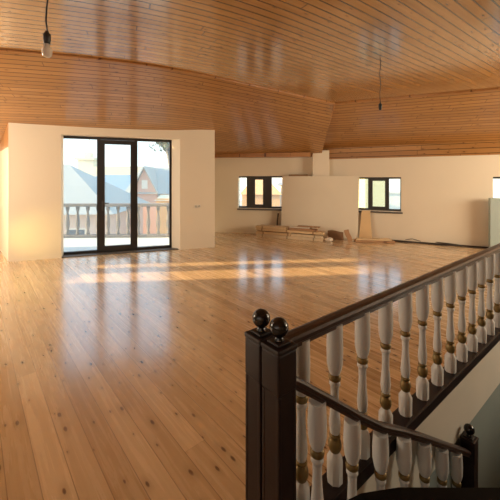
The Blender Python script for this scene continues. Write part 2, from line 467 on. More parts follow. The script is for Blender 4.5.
# the rest of the room, out of the photograph
wall('wall_left', (-6.85, -4.0), (-6.85, 7.32), 0, 3.4, M_WALL2, 'cream side wall with tall windows letting the low sun in',
     holes=[(8.50, 9.02, .90, 2.1), (9.34, 9.60, .90, 2.1)])
wall('wall_front', (9.0, -4.0), (-6.85, -4.0), 0, 3.4, M_WALL2, 'cream wall behind the viewer')
wall('wall_far_right', (9.0, 6.0), (9.0, -4.0), 0, 3.4, M_WALL2, 'cream side wall beyond the stairwell')

# corner post between back wall and right wall
bm = bmesh.new(); pc = V((2.03, 9.17))
Mp = frameM(pc, (1, -.12))
box(bm, -.24, .22, -.12, .3, 0, 2.44, Mp, bev=.008)
tag(bm_obj('wall_corner_pier', bm, M_WALL), 'cream plastered pier in the far corner', 'pier', kind='structure')

# half wall, grey-blue painted, at the right edge
bm = bmesh.new(); hp0 = V((5.475, 7.30)); Mh = frameM(hp0, wd)
box(bm, 0, 3.2, -.02, .15, 0, 1.185, Mh, bev=.006)
tag(bm_obj('wall_half_height', bm, M_GREYP), 'grey-blue painted half-height wall at the end of the right wall', 'half wall', kind='structure')

# baseboards
def base(name, a, b, label, h=.055, t=.018, mat=M_DARKR, z=0):
    a = V(a); b = V(b); M = frameM(a, b - a); bm = bmesh.new()
    box(bm, 0, (b - a).length, -t, 0.0, z, z + h, M)
    tag(bm_obj(name, bm, mat), label, 'baseboard', kind='structure')
base('baseboard_right', W0 + wd*1.9, W0 + wd*8, 'thin dark skirting strip along the right wall', h=.024, t=.03)

# ---------------------------------------------------------------- windows
def window(name, A, d, hole, lights, mull, label, recess=.10, fr=.035, sill=True, sash=None, side=1):
    """lights: list of (s0,s1) glass spans relative to the hole; mull: frame bars (s0,s1)"""
    s0, s1, z0, z1 = hole
    A = V(A); dn = d.normalized(); base_p = A + dn*s0
    root = empty(name, (base_p.x, base_p.y, z0), math.atan2(dn.y, dn.x))
    tag(root, label, 'window', kind='structure')
    W = s1 - s0; Hh = z1 - z0
    bm = bmesh.new()
    y0, y1 = recess*side, (recess + .06)*side
    box(bm, 0, W, y0, y1, 0, .05); box(bm, 0, W, y0, y1, Hh - .045, Hh)
    for a, b in mull: box(bm, a, b, y0, y1, .05, Hh - .045)
    bm_obj('window_frame', bm, M_FRAMEW, root)
    if sash:
        a, b, t = sash
        bm = bmesh.new(); yy0, yy1 = y0 - .018*side, y0 + .03*side
        box(bm, a, a + t, yy0, yy1, .045, Hh - .04); box(bm, b - t, b, yy0, yy1, .045, Hh - .04)
        box(bm, a + t, b - t, yy0, yy1, .045, .045 + t); box(bm, a + t, b - t, yy0, yy1, Hh - .04 - t, Hh - .04)
        sh = bm_obj('sash', bm, M_FRAMEW, root)
        bm = bmesh.new(); hx = a + t*.5
        box(bm, hx - .012, hx + .012, yy0 - .012*side, yy0, Hh*.5 - .03, Hh*.5 + .03)
        box(bm, hx - .008, hx + .008, yy0 - .035*side, yy0 - .012*side, Hh*.5 + .0, Hh*.5 + .018)
        box(bm, hx - .008, hx + .008, yy0 - .04*side, yy0 - .028*side, Hh*.5 - .10, Hh*.5 + .018)
        bm_obj('handle', bm, M_METAL, sh)
    for a, b in lights:
        bm = bmesh.new()
        q = [bm.verts.new(p) for p in ((a - .01, y0 + .03*side, .04), (b + .01, y0 + .03*side, .04), (b + .01, y0 + .03*side, Hh - .035), (a - .01, y0 + .03*side, Hh - .035))]
        bm.faces.new(q); bm_obj('glass_pane', bm, M_GLASS, root)
    if sill:
        bm = bmesh.new(); box(bm, -.02, W + .04, -.05*side, recess*side, -.055, -.015, bev=.006)
        bm_obj('window_sill', bm, M_SILL, root)
    return root
w = hbw[1] - hbw[0]
window('window_1', bwA, bwd, hbw, [(0, .25), (.50, .75), (1.0, w)], [(.245, .50), (.755, 1.01)],
       'dark framed three-light window behind the leaning sheet', sash=(.44, .81, .065))
w = hr1[1] - hr1[0]
window('window_2', rwA, wd, hr1, [(.0, .27), (.42, .70), (.80, w)], [(.0, .02), (.28, .36), (.74, .81), (w - .02, w)],
       'dark framed three-light window right of the leaning sheet', sash=(.34, .77, .06))
w = hr2[1] - hr2[0]
window('window_3', rwA, wd, hr2, [(.0, .15), (.3, .8), (.9, w)], [(.16, .26), (.82, .88), (w - .03, w)],
       'window above the grey half-height wall', sash=(.22, .84, .06), recess=.03)
for i, (y0, y1) in enumerate(((4.60, 5.02), (5.32, 5.60))):
    pass

# balcony door in the bay
FO = V((-3.99, 6.741)); fe = be
door = empty('door_1', (FO.x, FO.y, 0), math.atan2(fe.y, fe.x))
tag(door, 'dark framed glazed balcony door with side lights in the bay', 'door', kind='structure')
FW = 2.292; FT = 2.54
bm = bmesh.new()
for a, b in ((-.06, .02), (.695, .765), (1.465, 1.528), (2.234, FW + .01)): box(bm, a, b, 0, .075, 0, FT)
for a, b in ((.02, .695), (.765, 1.465), (1.528, 2.234)):
    box(bm, a, b, 0, .075, FT - .055, FT)
    box(bm, a, b, 0, .075, 0, .07)
bm_obj('door_frame', bm, M_FRAME, door)
leaf_bm = bmesh.new()
la, lb, lz0, lz1 = .765, 1.465, .03, 2.475
box(leaf_bm, la, la + .085, -.022, .055, lz0, lz1); box(leaf_bm, lb - .085, lb, -.022, .055, lz0, lz1)
box(leaf_bm, la + .085, lb - .085, -.022, .055, lz0, lz0 + .12); box(leaf_bm, la + .085, lb - .085, -.022, .055, lz1 - .085, lz1)
leaf = bm_obj('door_leaf', leaf_bm, M_FRAME, door)
bm = bmesh.new(); hx = la + .045
box(bm, hx - .016, hx + .016, -.032, -.022, .93, 1.15, bev=.004)
box(bm, hx - .009, hx + .009, -.075, -.032, 1.085, 1.103); box(bm, hx - .009, hx + .13, -.085, -.067, 1.083, 1.105, bev=.005)
bm_obj('handle', bm, M_METAL, leaf)
def pane(a, b, z0, z1, parent, y=.035):
    bm = bmesh.new(); bm.faces.new([bm.verts.new(p) for p in ((a, y, z0), (b, y, z0), (b, y, z1), (a, y, z1))])
    bm_obj('glass_pane', bm, M_GLASS, parent)
pane(.015, .70, .06, FT - .05, door); pane(1.52, 2.24, .06, FT - .05, door)
pane(la + .08, lb - .08, lz0 + .11, lz1 - .08, leaf, .015)
bm = bmesh.new(); box(bm, -.1, FW + .12, -.2, .12, -.02, .018)
bm_obj('threshold', bm, M_SILL, door)

# wall outlets on the bay
def outlet(p, label, gs):
    o = empty('wall_outlet', (p.x, p.y, p.z), math.atan2(be.y, be.x)); tag(o, label, 'outlet')
    bm = bmesh.new()
    for k in range(2): box(bm, k*.078, k*.078 + .074, -.010, .0, 0, .08, bev=.004)
    bm_obj('cover_plate', bm, M_OUTLET, o)
    for k in range(2):
        bm = bmesh.new(); lathe(bm, [(.026, 0), (.026, .004), (.020, .004), (.018, .001)], 20)
        bmesh.ops.rotate(bm, verts=bm.verts, cent=(0, 0, 0), matrix=Matrix.Rotation(math.radians(90), 3, 'X'))
        bmesh.ops.translate(bm, verts=bm.verts, vec=(k*.078 + .037, -.0105, .04))
        bm_obj('socket_insert', bm, M_INSERT, o, smooth=False)
op = V((-1.30, 7.916 - .353*1.30))
outlet(V((op.x, op.y, .945)) - V((bn.x, bn.y, 0))*.0, 'double white wall outlet right of the balcony door', True)

# ---------------------------------------------------------------- pendant bulbs
def pendant(x, y, ztop, zsock, bulb, label):
    o = empty('pendant_lamp', (x, y, ztop)); tag(o, label, 'pendant lamp')
    l = ztop - zsock
    bm = bmesh.new(); pts = [V((.006*math.sin(k*1.3), .004*math.cos(k*1.7), -l*k/10)) for k in range(11)]
    sweep(bm, pts, circ(.0055, 8), up=V((0, 1, 0)))
    if bulb:                                         # short loose tail twisted beside the cord
        sweep(bm, [V((.008, 0, -l*.0)), V((-.03, 0, -l*.35)), V((-.035, 0, -l*.5)), V((-.012, 0, -l*.62))], circ(.004, 6), up=V((0, 1, 0)))
    bm_obj('cord', bm, M_PLASTIC, o, smooth=True)
    bm = bmesh.new(); lathe(bm, [(.010, 0.0), (.014, -.012), (.023, -.02), (.023, -.06), (.020, -.065), (.020, -.085)], 16, (0, 0, -l))
    bm_obj('lamp_socket', bm, M_PLASTIC, o, smooth=True)
    if bulb:
        bm = bmesh.new()
        prof = [(.016, -.075), (.018, -.095), (.026, -.112), (.031, -.128), (.032, -.142), (.028, -.158), (.018, -.170), (.004, -.175)]
        lathe(bm, prof, 20, (0, 0, -l)); bm_obj('light_bulb', bm, M_BULB, o, smooth=True)
        bm = bmesh.new(); lathe(bm, [(.0165, -.06), (.0165, -.085)], 16, (0, 0, -l)); bm_obj('bulb_collar', bm, M_OUTLET, o, smooth=True)
    else:
        bm = bmesh.new(); lathe(bm, [(.016, -.08), (.016, -.10)], 12, (0, 0, -l)); bm_obj('socket_ring', bm, M_PLASTIC, o)
pendant(-1.345, 2.12, H, 2.585, True, 'bare pendant bulb on a black cord, upper left')
pendant(1.79, 4.40, H, 2.66, False, 'empty black lamp socket hanging on a cord over the right of the hall')

# ---------------------------------------------------------------- railings
def smooth_prof(pts, sub=3): return pts
# baluster profiles, z from the floor
TOP = [(.040, .862), (.0425, .74), (.041, .66), (.034, .625), (.026, .604)]
RING1 = [(.024, .602), (.030, .597), (.032, .585), (.030, .573), (.024, .568)]
BEAD = [(.023, .568), (.028, .560), (.029, .550), (.024, .542), (.0215, .53)]
VASE = [(.0215, .53), (.0205, .49), (.023, .43), (.028, .375), (.030, .345), (.027, .315), (.022, .297)]
RING2 = [(.022, .298), (.028, .293), (.029, .284), (.024, .277)]
BULB2 = [(.022, .277), (.030, .262), (.034, .245), (.033, .225), (.026, .207), (.022, .203)]
FOOT = [(.023, .204), (.036, .178), (.0415, .168), (.0405, .052)]
def bal_meshes(top=TOP):
    bm = bmesh.new()
    lathe(bm, list(reversed(top)), 16)
    lathe(bm, [(.021, .530)] + list(reversed(BEAD))[1:] , 16)
    lathe(bm, list(reversed(VASE)), 16)
    lathe(bm, list(reversed(FOOT)), 8, rot=math.radians(22.5 + 38.5))
    a = bm_obj('baluster', bm, M_WHITE, smooth=True)
    try:
        a.data.set_sharp_from_angle(angle=math.radians(40))
    except Exception: pass
    bm = bmesh.new(); lathe(bm, list(reversed(RING1)), 18); r1 = bm_obj('gold_ring', bm, M_GOLD, a, smooth=True)
    bm = bmesh.new(); lathe(bm, list(reversed(RING2)), 18); lathe(bm, list(reversed(BULB2)), 18); r2 = bm_obj('gold_ring', bm, M_GOLD, a, smooth=True)
    return a
proto = bal_meshes(); used = [False]
proto_low = bal_meshes([(.038, .806), (.0425, .72), (.041, .66), (.034, .625), (.026, .604)]); used_low = [False]
def put_baluster(parent, loc, proto=proto, used=used):
    if not used[0]:
        used[0] = True; proto.parent = parent; proto.location = loc; return proto
    c = proto.copy(); C.objects.link(c); c.parent = parent; c.location = loc
    for g in list(proto.children):
        d = g.copy(); C.objects.link(d); d.parent = c
    return c

def newel(parent, p, zb, zt, s=.092, hide_cap=False):
    """square post with chamfer, cap and ball finial; p is a plan point"""
    M = frameM((p.x, p.y), su)
    bm = bmesh.new(); h = s/2
    box(bm, -h, h, -h, h, zb, zt - .16, M, bev=.006)
    box(bm, -h - .004, h + .004, -h - .004, h + .004, zt - .17, zt - .012, M, bev=.008)
    # shallow sunk panel look: corner beads
    for sx in (-1, 1):
        for sy in (-1, 1): box(bm, sx*(h-.006) - .008, sx*(h-.006) + .008, sy*(h-.006) - .008, sy*(h-.006) + .008, zb, zt - .17, M, bev=.003)
    o = bm_obj('newel_post', bm, M_DARK, parent)
    bm = bmesh.new(); box(bm, -h - .006, h + .006, -h - .006, h + .006, zt - .014, zt + .006, M, bev=.005)
    box(bm, -h + .012, h - .012, -h + .012, h - .012, zt + .006, zt + .016, M, bev=.004)
    bm_obj('post_cap', bm, M_DARK, o)
    bm = bmesh.new(); r = .038
    prof = [(.020, .012), (.021, .02), (.015, .028), (.014, .032)]
    for k in range(1, 12):
        th = math.pi*(.16 + .84*k/11.0)
        prof.append((max(.001, r*math.sin(th)), .067 - r*math.cos(th)))
    lathe(bm, prof, 24, (p.x, p.y, zt)); bm_obj('ball_finial', bm, M_BLACK, o, smooth=True)
    return o

RAILP = [(-.030, -.048), (-.030, -.030), (-.038, -.022), (-.040, -.004), (-.030, .006), (-.012, .011), (.012, .011), (.030, .006), (.040, -.004), (.038, -.022), (.030, -.030), (.030, -.048)]
BACK = S(0, -.107)
up_rail = empty('landing_railing', (0, 0, 0))
tag(up_rail, 'level upper railing with dark handrail and white turned balusters along the floor edge', 'railing')
newel(up_rail, V((BACK.x, BACK.y)), 0.0, .955)
bm = bmesh.new(); sweep(bm, [S(.04, -.107, .897), S(AW, -.107, .897)], RAILP); bm_obj('handrail', bm, M_DARKR, up_rail)
bm = bmesh.new(); M = frameM(S(.04, -.107), su)
box(bm, .014, AW - .04, -.058, .06, .002, .052, M, bev=.006)
box(bm, .014, AW - .04, -.0625, -.056, -.022, .052, M, bev=.002)
bm_obj('base_rail', bm, M_DARK, up_rail)
for i in range(24):
    a = .245 + .253*i
    if a > AW - .1: break
    put_baluster(up_rail, S(a, -.107, 0))

st_rail = empty('stair_railing', (0, 0, 0))
tag(st_rail, 'descending stair railing with dark handrail running down to a small newel', 'railing')
newel(st_rail, V((P0.x, P0.y)), -.30, .955)
def t2a(t): return t*1.278
hr = [(.03, .830), (.0706, .800), (.25, .625), (.42, .455), (.586, .300), (.758, .170), (1.0, -.025), (1.25, -.235), (1.486, -.430), (1.60, -.525)]
def hz(t):
    for (a, za), (b, zb_) in zip(hr, hr[1:]):
        if a <= t <= b: return za + (zb_ - za)*(t - a)/(b - a)
    return hr[-1][1]
bm = bmesh.new(); sweep(bm, [S(t2a(t), 0, z - .012) for t, z in hr], [(x*.8, y*.75) for x, y in RAILP]); bm_obj('handrail', bm, M_DARKR, st_rail)
END = S(t2a(1.64), 0)
newel(st_rail, V((END.x, END.y)), -1.53, -.462)
for t in (-.02 + .20, .385, .59, .795, 1.01, 1.225, 1.43):
    put_baluster(st_rail, S(t2a(t), 0, hz(t) - .907 + .040), proto_low, used_low)
# closed stringer under the balusters
bm = bmesh.new()
pr = [S(.02, 0, -.10), S(t2a(.586), 0, .300 - .86), S(t2a(1.60), 0, -.525 - .86)]
sweep(bm, pr, [(-.030, -.22), (-.030, .0), (.030, .0), (.030, -.22)]); bm_obj('stringer', bm, M_DARK, st_rail)

# staircase
stair = empty('staircase', (P0.x, P0.y, -1.53)); tag(stair, 'flight of steps going down behind the lower railing', 'staircase', kind='structure')
n = 9; run = 2.06/(n - 1); rise = 1.53/n
for k in range(n - 1):
    bm = bmesh.new(); M = frameM(P0, su, 0)
    Mi = stair.matrix_basis.inverted() if False else Matrix.Translation((-P0.x, -P0.y, 1.53))
    box(bm, k*run, (k+1)*run + .03, -BW + .005, -.04, -(k+1)*rise - .04, -(k+1)*rise, Mi @ M, bev=.006)
    bm_obj('tread', bm, M_DARKR, stair)
    bm = bmesh.new(); box(bm, k*run, k*run + .02, -BW + .005, -.04, -(k+1)*rise, -k*rise - .04, Mi @ M)
    bm_obj('riser', bm, M_FASCIA, stair)
bm = bmesh.new(); box(bm, 2.06, AW, -BW + .005, .05, -1.57, -1.53, Matrix.Translation((-P0.x, -P0.y, 1.53)) @ frameM(P0, su, 0))
bm_obj('half_landing', bm, M_DARKR, stair)

# dark bar standing in for an unclear black shape, just inside the bottom of the frame
gr = empty('near_dark_bar', (0, 0, 0)); tag(gr, 'black rounded bar standing in for an unclear dark shape before the descending stair railing', 'handrail')
pts = [V((.20, .965, .545)), V((.27, .985, .590)), V((.36, 1.0, .618)), V((.48, 1.005, .632)), V((.64, 1.0, .636)), V((.82, 1.0, .636)), V((1.05, 1.0, .636)), V((1.5, 1.0, .636))]
bm = bmesh.new(); pts = [p + V((0, 0, -.024)) for p in pts]
sweep(bm, pts, [(-.03, -.05), (-.035, -.02), (-.028, .0), (.028, .0), (.035, -.02), (.03, -.05)]); bm_obj('dark_bar', bm, M_BLACKM, gr)
bm = bmesh.new()
lathe(bm, [(.022, 0), (.022, .60)], 14, (.36, .985, -.35)); box(bm, .338, .382, .963, 1.007, -.35, .59)
bm_obj('support_post', bm, M_BLACKM, gr)
bm = bmesh.new(); box(bm, 1.43, 1.47, .98, 1.02, -.9, .61); bm_obj('support_post', bm, M_BLACKM, gr)

# ---------------------------------------------------------------- leaning sheets and lumber
def sheet(name, bl, br, zt, lean, th, mat, label, cat, group=None, skew=(0, 0)):
    """upright sheet: bottom edge bl-br (plan), leaning back by `lean` at height zt"""
    bl = V(bl); br = V(br); d = (br - bl).normalized(); nrm = V((-d.y, d.x))
    bm = bmesh.new()
    f = [V((bl.x, bl.y, .003)), V((br.x, br.y, .003)), V((br.x + nrm.x*lean + d.x*skew[1], br.y + nrm.y*lean + d.y*skew[1], zt)), V((bl.x + nrm.x*lean + d.x*skew[0], bl.y + nrm.y*lean + d.y*skew[0], zt))]
    off = V((nrm.x, nrm.y, 0))*th
    a = [bm.verts.new(p) for p in f]; b = [bm.verts.new(p + off) for p in f]
    bm.faces.new(a); bm.faces.new(list(reversed(b)))
    for i in range(4): bm.faces.new((a[i], b[i], b[(i+1) % 4], a[(i+1) % 4]))
    bmesh.ops.recalc_face_normals(bm, faces=bm.faces)
    return tag(bm_obj(name, bm, mat), label, cat, group)
sheet('drywall_sheet', (.88, 9.20), (2.92, 8.66), 1.71, .09, .012, M_BOARD, 'large pale drywall sheet leaning in the far corner, front of the leaning sheets', 'sheet', skew=(.05, .04))
sheet('fibreboard_sheet', (1.05, 9.20), (1.72, 9.02), 1.76, .09, .014, M_BOARD_E, 'brown fibreboard sheet whose top edge peeks over the drywall sheet', 'sheet', skew=(.05, -.1))
sheet('board_offcut', (2.93, 8.61), (3.23, 8.47), .77, .14, .02, M_GLOWBOARD, 'narrow upright board offcut under the right window, warm glow put into its colour', 'board', skew=(.06, -.06))
# small dark stick
bm = bmesh.new(); sweep(bm, [V((.77, 9.22, .01)), V((.80, 9.33, .40)), V((.83, 9.40, .62))], [(-.02, -.012), (-.02, .012), (.02, .012), (.02, -.012)], up=V((0, 1, 0)))
tag(bm_obj('wooden_stick', bm, M_DARKR), 'short dark stick leaning on the wall under the far left window', 'stick')

pa, pb = V((.19, 9.07)), V((1.84, 8.32)); pdv = (pb - pa).normalized()
PM = frameM(pa, pdv)
def plank(x0, x1, y0, y1, z0, z1, mat, label, name='wooden_plank', group='planks in the stack on the floor', rz=0.0, cat='plank'):
    bm = bmesh.new(); box(bm, x0, x1, y0, y1, z0*1.35, z1*1.35, PM @ Matrix.Rotation(rz, 4, 'Z'), bev=.004)
    return tag(bm_obj(name, bm, mat), label, cat, group)
lay = [
 (0.00, 1.86, 0.00, .16, .000, .055, 1, 'pale plank at the front bottom of the lumber stack'),
 (0.04, 1.82, .165, .30, .000, .055, 1, 'pale plank at the back bottom of the lumber stack'),
 (-.03, .98, .01, .17, .058, .110, 0, 'tan plank on the left half of the stack, second layer front'),
 (1.00, 1.84, .01, .17, .058, .110, 1, 'pale plank on the right half of the stack, second layer front'),
 (0.02, 1.80, .175, .30, .058, .110, 0, 'tan plank second layer at the back of the stack'),
 (-.02, 1.88, -.005, .15, .128, .175, 0, 'tan plank third layer front of the lumber stack'),
 (.0, 1.78, .16, .30, .128, .175, 2, 'brown plank third layer back of the lumber stack'),
 (-.04, .90, .0, .17, .178, .225, 0, 'tan plank topping the left end of the lumber stack'),
 (.92, 1.70, .02, .172, .178, .220, 2, 'brown plank topping the right half of the lumber stack'),
 (.02, 1.50, .18, .30, .178, .225, 0, 'tan plank topping the back of the lumber stack'),
]
for x0, x1, y0, y1, z0, z1, mi, lb in lay: plank(x0, x1, y0, y1, z0, z1, M_LUM[mi], lb)
for xx, lb in ((.2, 'short dark spacer batten at the left of the lumber stack'), (.95, 'short dark spacer batten in the middle of the lumber stack'), (1.6, 'short dark spacer batten at the right of the lumber stack')):
    plank(xx, xx + .05, .01, .29, .110, .128, M_LUM[2], lb, 'spacer_batten', 'spacer battens in the lumber stack', cat='batten')
plank(.95, 1.5, .03, .20, .226, .245, M_PAPER, 'pale folded paper sheet lying on the lumber stack', 'paper_sheet', None, cat='paper')
plank(1.15, 1.75, .10, .26, .246, .262, M_LUM[2], 'thin brown board lying on top of the stack over the paper', 'thin_board', None, cat='board')
# crumpled pale sack at the right end of the stack
bm = bmesh.new(); bmesh.ops.create_icosphere(bm, subdivisions=4, radius=1)
for v in bm.verts:
    k = 1 + .10*math.sin(v.co.x*7 + 1) * math.cos(v.co.y*6) + .07*math.sin(v.co.z*9 + v.co.x*4)
    v.co = V((v.co.x*.10*k, v.co.y*.09*k, max(-.045, v.co.z*.055*k)))
    v.co = v.co + V((2.06, 8.36, .046))
tag(bm_obj('crumpled_sack', bm, M_PAPER, smooth=True), 'pale crumpled sack at the right end of the lumber stack', 'sack')
# brown cardboard leaning low between stack and board
def curved_card():
    bm = bmesh.new(); n = 10; rows = []
    for i in range(n + 1):
        t = i/n; x = 2.10 + .38*t; y = 8.66 - .14*t
        z = .22 + .02*math.sin(t*5) + (.17*max(0, t - .78)/.22 if t > .78 else 0)*.0
        rows.append((bm.verts.new((x, y - .04, .004)), bm.verts.new((x + .02, y + .06, z)), bm.verts.new((x + .02, y + .072, z)), bm.verts.new((x, y - .028, .004))))
    for a, b in zip(rows, rows[1:]):
        for k in range(4): bm.faces.new((a[k], b[k], b[(k+1) % 4], a[(k+1) % 4]))
    bm.faces.new(rows[0]); bm.faces.new(list(reversed(rows[-1])))
    tag(bm_obj('cardboard_piece', bm, M_CARD, smooth=False), 'dark brown cardboard piece propped at the foot of the drywall sheet', 'cardboard')
curved_card()
bm = bmesh.new()
sweep(bm, [V((2.60, 8.30, .004)), V((2.58, 8.31, .10)), V((2.53, 8.34, .20)), V((2.51, 8.35, .30))], [(-.06, -.008), (-.06, .008), (.06, .008), (.06, -.008)], up=V((0, 1, 0)))
tag(bm_obj('curled_bark_strip', bm, M_LUM[2]), 'curled brown strip standing up at the left of the flat boards', 'strip')
def flatboard(a, b, w_, z0, z1, mat, label, name='flat_board', cat='board'):
    a = V(a); b = V(b); M = frameM(a, b - a); bm = bmesh.new()
    box(bm, 0, (b - a).length, 0, w_, z0, z1, M, bev=.004)
    tag(bm_obj(name, bm, mat), label, cat)
flatboard((2.70, 8.22), (3.66, 8.06), .22, .002, .05, M_LUM[2], 'flat brown board on the floor under the right window')
flatboard((2.74, 8.24), (3.60, 8.12), .15, .052, .09, M_LUM[0], 'flat tan board lying on the brown board under the right window')
# cables by the right wall
def cable(pts, label, r=.012):
    bm = bmesh.new(); sweep(bm, pts, circ(r, 8)); tag(bm_obj('cable', bm, M_CABLE, smooth=True), label, 'cable')
def on_wall(s, off, z=.014):
    p = W0 + wd*s + V((wd.y, -wd.x))*off
    return V((p.x, p.y, z))
cable([on_wall(1.9 + .12*k, .14 + .03*math.sin(k*.9), .014) for k in range(20)], 'long dark cable lying along the right wall')
lp = []
for k in range(25):
    th = k/24*2*math.pi
    lp.append(on_wall(3.15 + .28*math.cos(th), .16 + .05*math.sin(th), .02 + .05*abs(math.sin(th/2))))
cable(lp, 'loop of dark cable standing up beside the right wall', r=.008)
cable([on_wall(2.2 + .05*k, .09, .10 - .012*abs(k - 3)) for k in range(8)], 'short cable end against the wall under the right window', r=.008)

# ---------------------------------------------------------------- outside
def pale(name, col, var=.05, scale=4, rough=.9): return simple(name, col, rough, var=var, scale=scale, spec=.1)
M_BALC = pale('balcony_concrete', (.62, .68, .70))
M_BALB = pale('balcony_baluster_stone', (.25, .24, .23))
M_ROOFG = pale('roof_grey_tile', (.42, .45, .44), scale=8)
M_ROOFB = pale('roof_blue_tile', (.26, .38, .50), scale=8)
M_BRICK = pale('brick_pink', (.74, .48, .38), var=.1, scale=12)
M_ORANGE = pale('render_orange', (.85, .48, .22))
M_CREAM = pale('render_cream', (.78, .72, .55))
M_YEL = pale('render_yellow', (.66, .62, .34))
M_PINKW = pale('render_pinkish', (.72, .58, .50))
M_LEAF = pale('foliage_grey_green', (.12, .17, .12), var=.4, scale=10)
M_GROUND = pale('ground_pale', (.50, .47, .40), scale=.4)
M_WIN = simple('window_dark_outside', (.12, .15, .18), .2)
GZ = -4.2
ngon('ground', [V((-70, -40)), V((70, -40)), V((70, 90)), V((-70, 90))], M_GROUND, 'pale ground and street below the house', 'ground', z=GZ)
# this building's outer deck
bm = bmesh.new()
pts = [V((-4.05, 6.95)), V((-1.20, 7.96)), V((-1.55, 9.55)), V((-6.4, 9.35)), V((-5.9, 7.2))]
lo = [bm.verts.new((p.x, p.y, -.22)) for p in pts]; hi = [bm.verts.new((p.x, p.y, -.04)) for p in pts]
bm.faces.new(hi); bm.faces.new(list(reversed(lo)))
for i in range(5): bm.faces.new((lo[i], lo[(i+1) % 5], hi[(i+1) % 5], hi[i]))
tag(bm_obj('floor_balcony', bm, M_BALC), 'pale balcony deck outside the glazed door', 'balcony floor', kind='structure')
br = empty('balcony_balustrade', (0, 0, 0)); tag(br, 'stone balustrade with turned balusters on the balcony', 'balustrade')
q0, q1 = V((-6.2, 9.10)), V((-1.65, 9.25)); qd = (q1 - q0)
bm = bmesh.new(); Mq = frameM(q0, qd)
box(bm, 0, qd.length, -.09, .09, .84, .93, Mq, bev=.02); bm_obj('top_rail', bm, M_BALB, br)
bm = bmesh.new(); box(bm, 0, qd.length, -.09, .09, -.04, .04, Mq, bev=.015); bm_obj('bottom_rail', bm, M_BALB, br)
bp = None
for k in range(16):
    p = q0 + qd.normalized()*(.14 + .285*k)
    if bp is None:
        bm = bmesh.new(); lathe(bm, [(.05, .03), (.05, .10), (.03, .15), (.052, .28), (.058, .38), (.042, .55), (.028, .68), (.036, .73), (.05, .76), (.05, .85)], 12)
        bp = bm_obj('stone_baluster', bm, M_BALB, br, smooth=True); bp.location = (p.x, p.y, 0)
    else:
        c = bp.copy(); C.objects.link(c); c.location = (p.x, p.y, 0)

def hip_house(name, cx, cy, w_, d_, ze, zr, ridge, mwall, mroof, label, rz=0.0, gable=False, wins=(), chim=None, ov=.4):
    o = empty(name, (cx, cy, GZ), rz); tag(o, label, 'house')
    bm = bmesh.new(); box(bm, -w_/2, w_/2, -d_/2, d_/2, 0, ze - GZ)
    if gable:
        for y in (-d_/2, d_/2): pass
        for sx in (-1, 1):
            a = [bm.verts.new(p) for p in ((sx*w_/2, -d_/2, ze - GZ), (sx*w_/2, d_/2, ze - GZ), (sx*w_/2, 0, zr - GZ - .1))]
            bm.faces.new(a)
    bm_obj('house_wall', bm, mwall, o)
    bm = bmesh.new(); W2, D2 = w_/2 + ov, d_/2 + ov
    z0, z1 = ze - GZ - .1, zr - GZ
    e = [bm.verts.new(p) for p in ((-W2, -D2, z0), (W2, -D2, z0), (W2, D2, z0), (-W2, D2, z0))]
    r0, r1 = bm.verts.new((-ridge/2, 0, z1)), bm.verts.new((ridge/2, 0, z1))
    bm.faces.new((e[0], e[1], r1, r0)); bm.faces.new((e[2], e[3], r0, r1)); bm.faces.new((e[1], e[2], r1)); bm.faces.new((e[3], e[0], r0)); bm.faces.new((e[3], e[2], e[1], e[0]))
    bm_obj('house_roof', bm, mroof, o)
    for x, z, a, b in wins:
        bm = bmesh.new(); box(bm, x - a/2, x + a/2, -d_/2 - .04, -d_/2 + .02, z - GZ, z - GZ + b); f = bm_obj('house_window', bm, M_OUTLET, o)
        bm = bmesh.new(); box(bm, x - a/2 + .08, x + a/2 - .08, -d_/2 - .06, -d_/2 - .03, z - GZ + .08, z - GZ + b - .08); bm_obj('pane', bm, M_WIN, f)
    if chim:
        x, y, s, h = chim
        bm = bmesh.new(); box(bm, x - s, x + s, y - s, y + s, zr - GZ - 1.0, zr - GZ + h); box(bm, x - s*1.3, x + s*1.3, y - s*1.3, y + s*1.3, zr - GZ + h, zr - GZ + h + .12)
        bm_obj('chimney', bm, M_CREAM, o)
    return o
hip_house('neighbour_house', -11.6, 17.6, 9.6, 6.4, .15, 2.45, 3.2, M_PINKW, M_ROOFG, 'large house with a grey hipped roof left of the balcony view', rz=.08,
          wins=((-2.0, -1.8, 1.0, 1.2), (1.0, -1.8, 1.0, 1.2), (3.4, -1.8, .9, 1.2)), chim=None)
hip_house('neighbour_house', -12.4, 32.0, 10.0, 7.0, -.3, 2.1, 5.5, M_CREAM, M_ROOFB, 'house with a blue hipped roof in the middle of the balcony view', rz=0.0, wins=((2.0, -2.2, 1.0, 1.2),))
h3 = hip_house('neighbour_house', -5.4, 24.6, 5.8, 4.6, .75, 2.55, 5.9, M_BRICK, M_ROOFG, 'brick house with a grey roof and front gable, right of the balcony view', gable=True,
               wins=((-.4, -1.6, .8, 1.0), (1.5, -1.6, .8, 1.0)), chim=None)
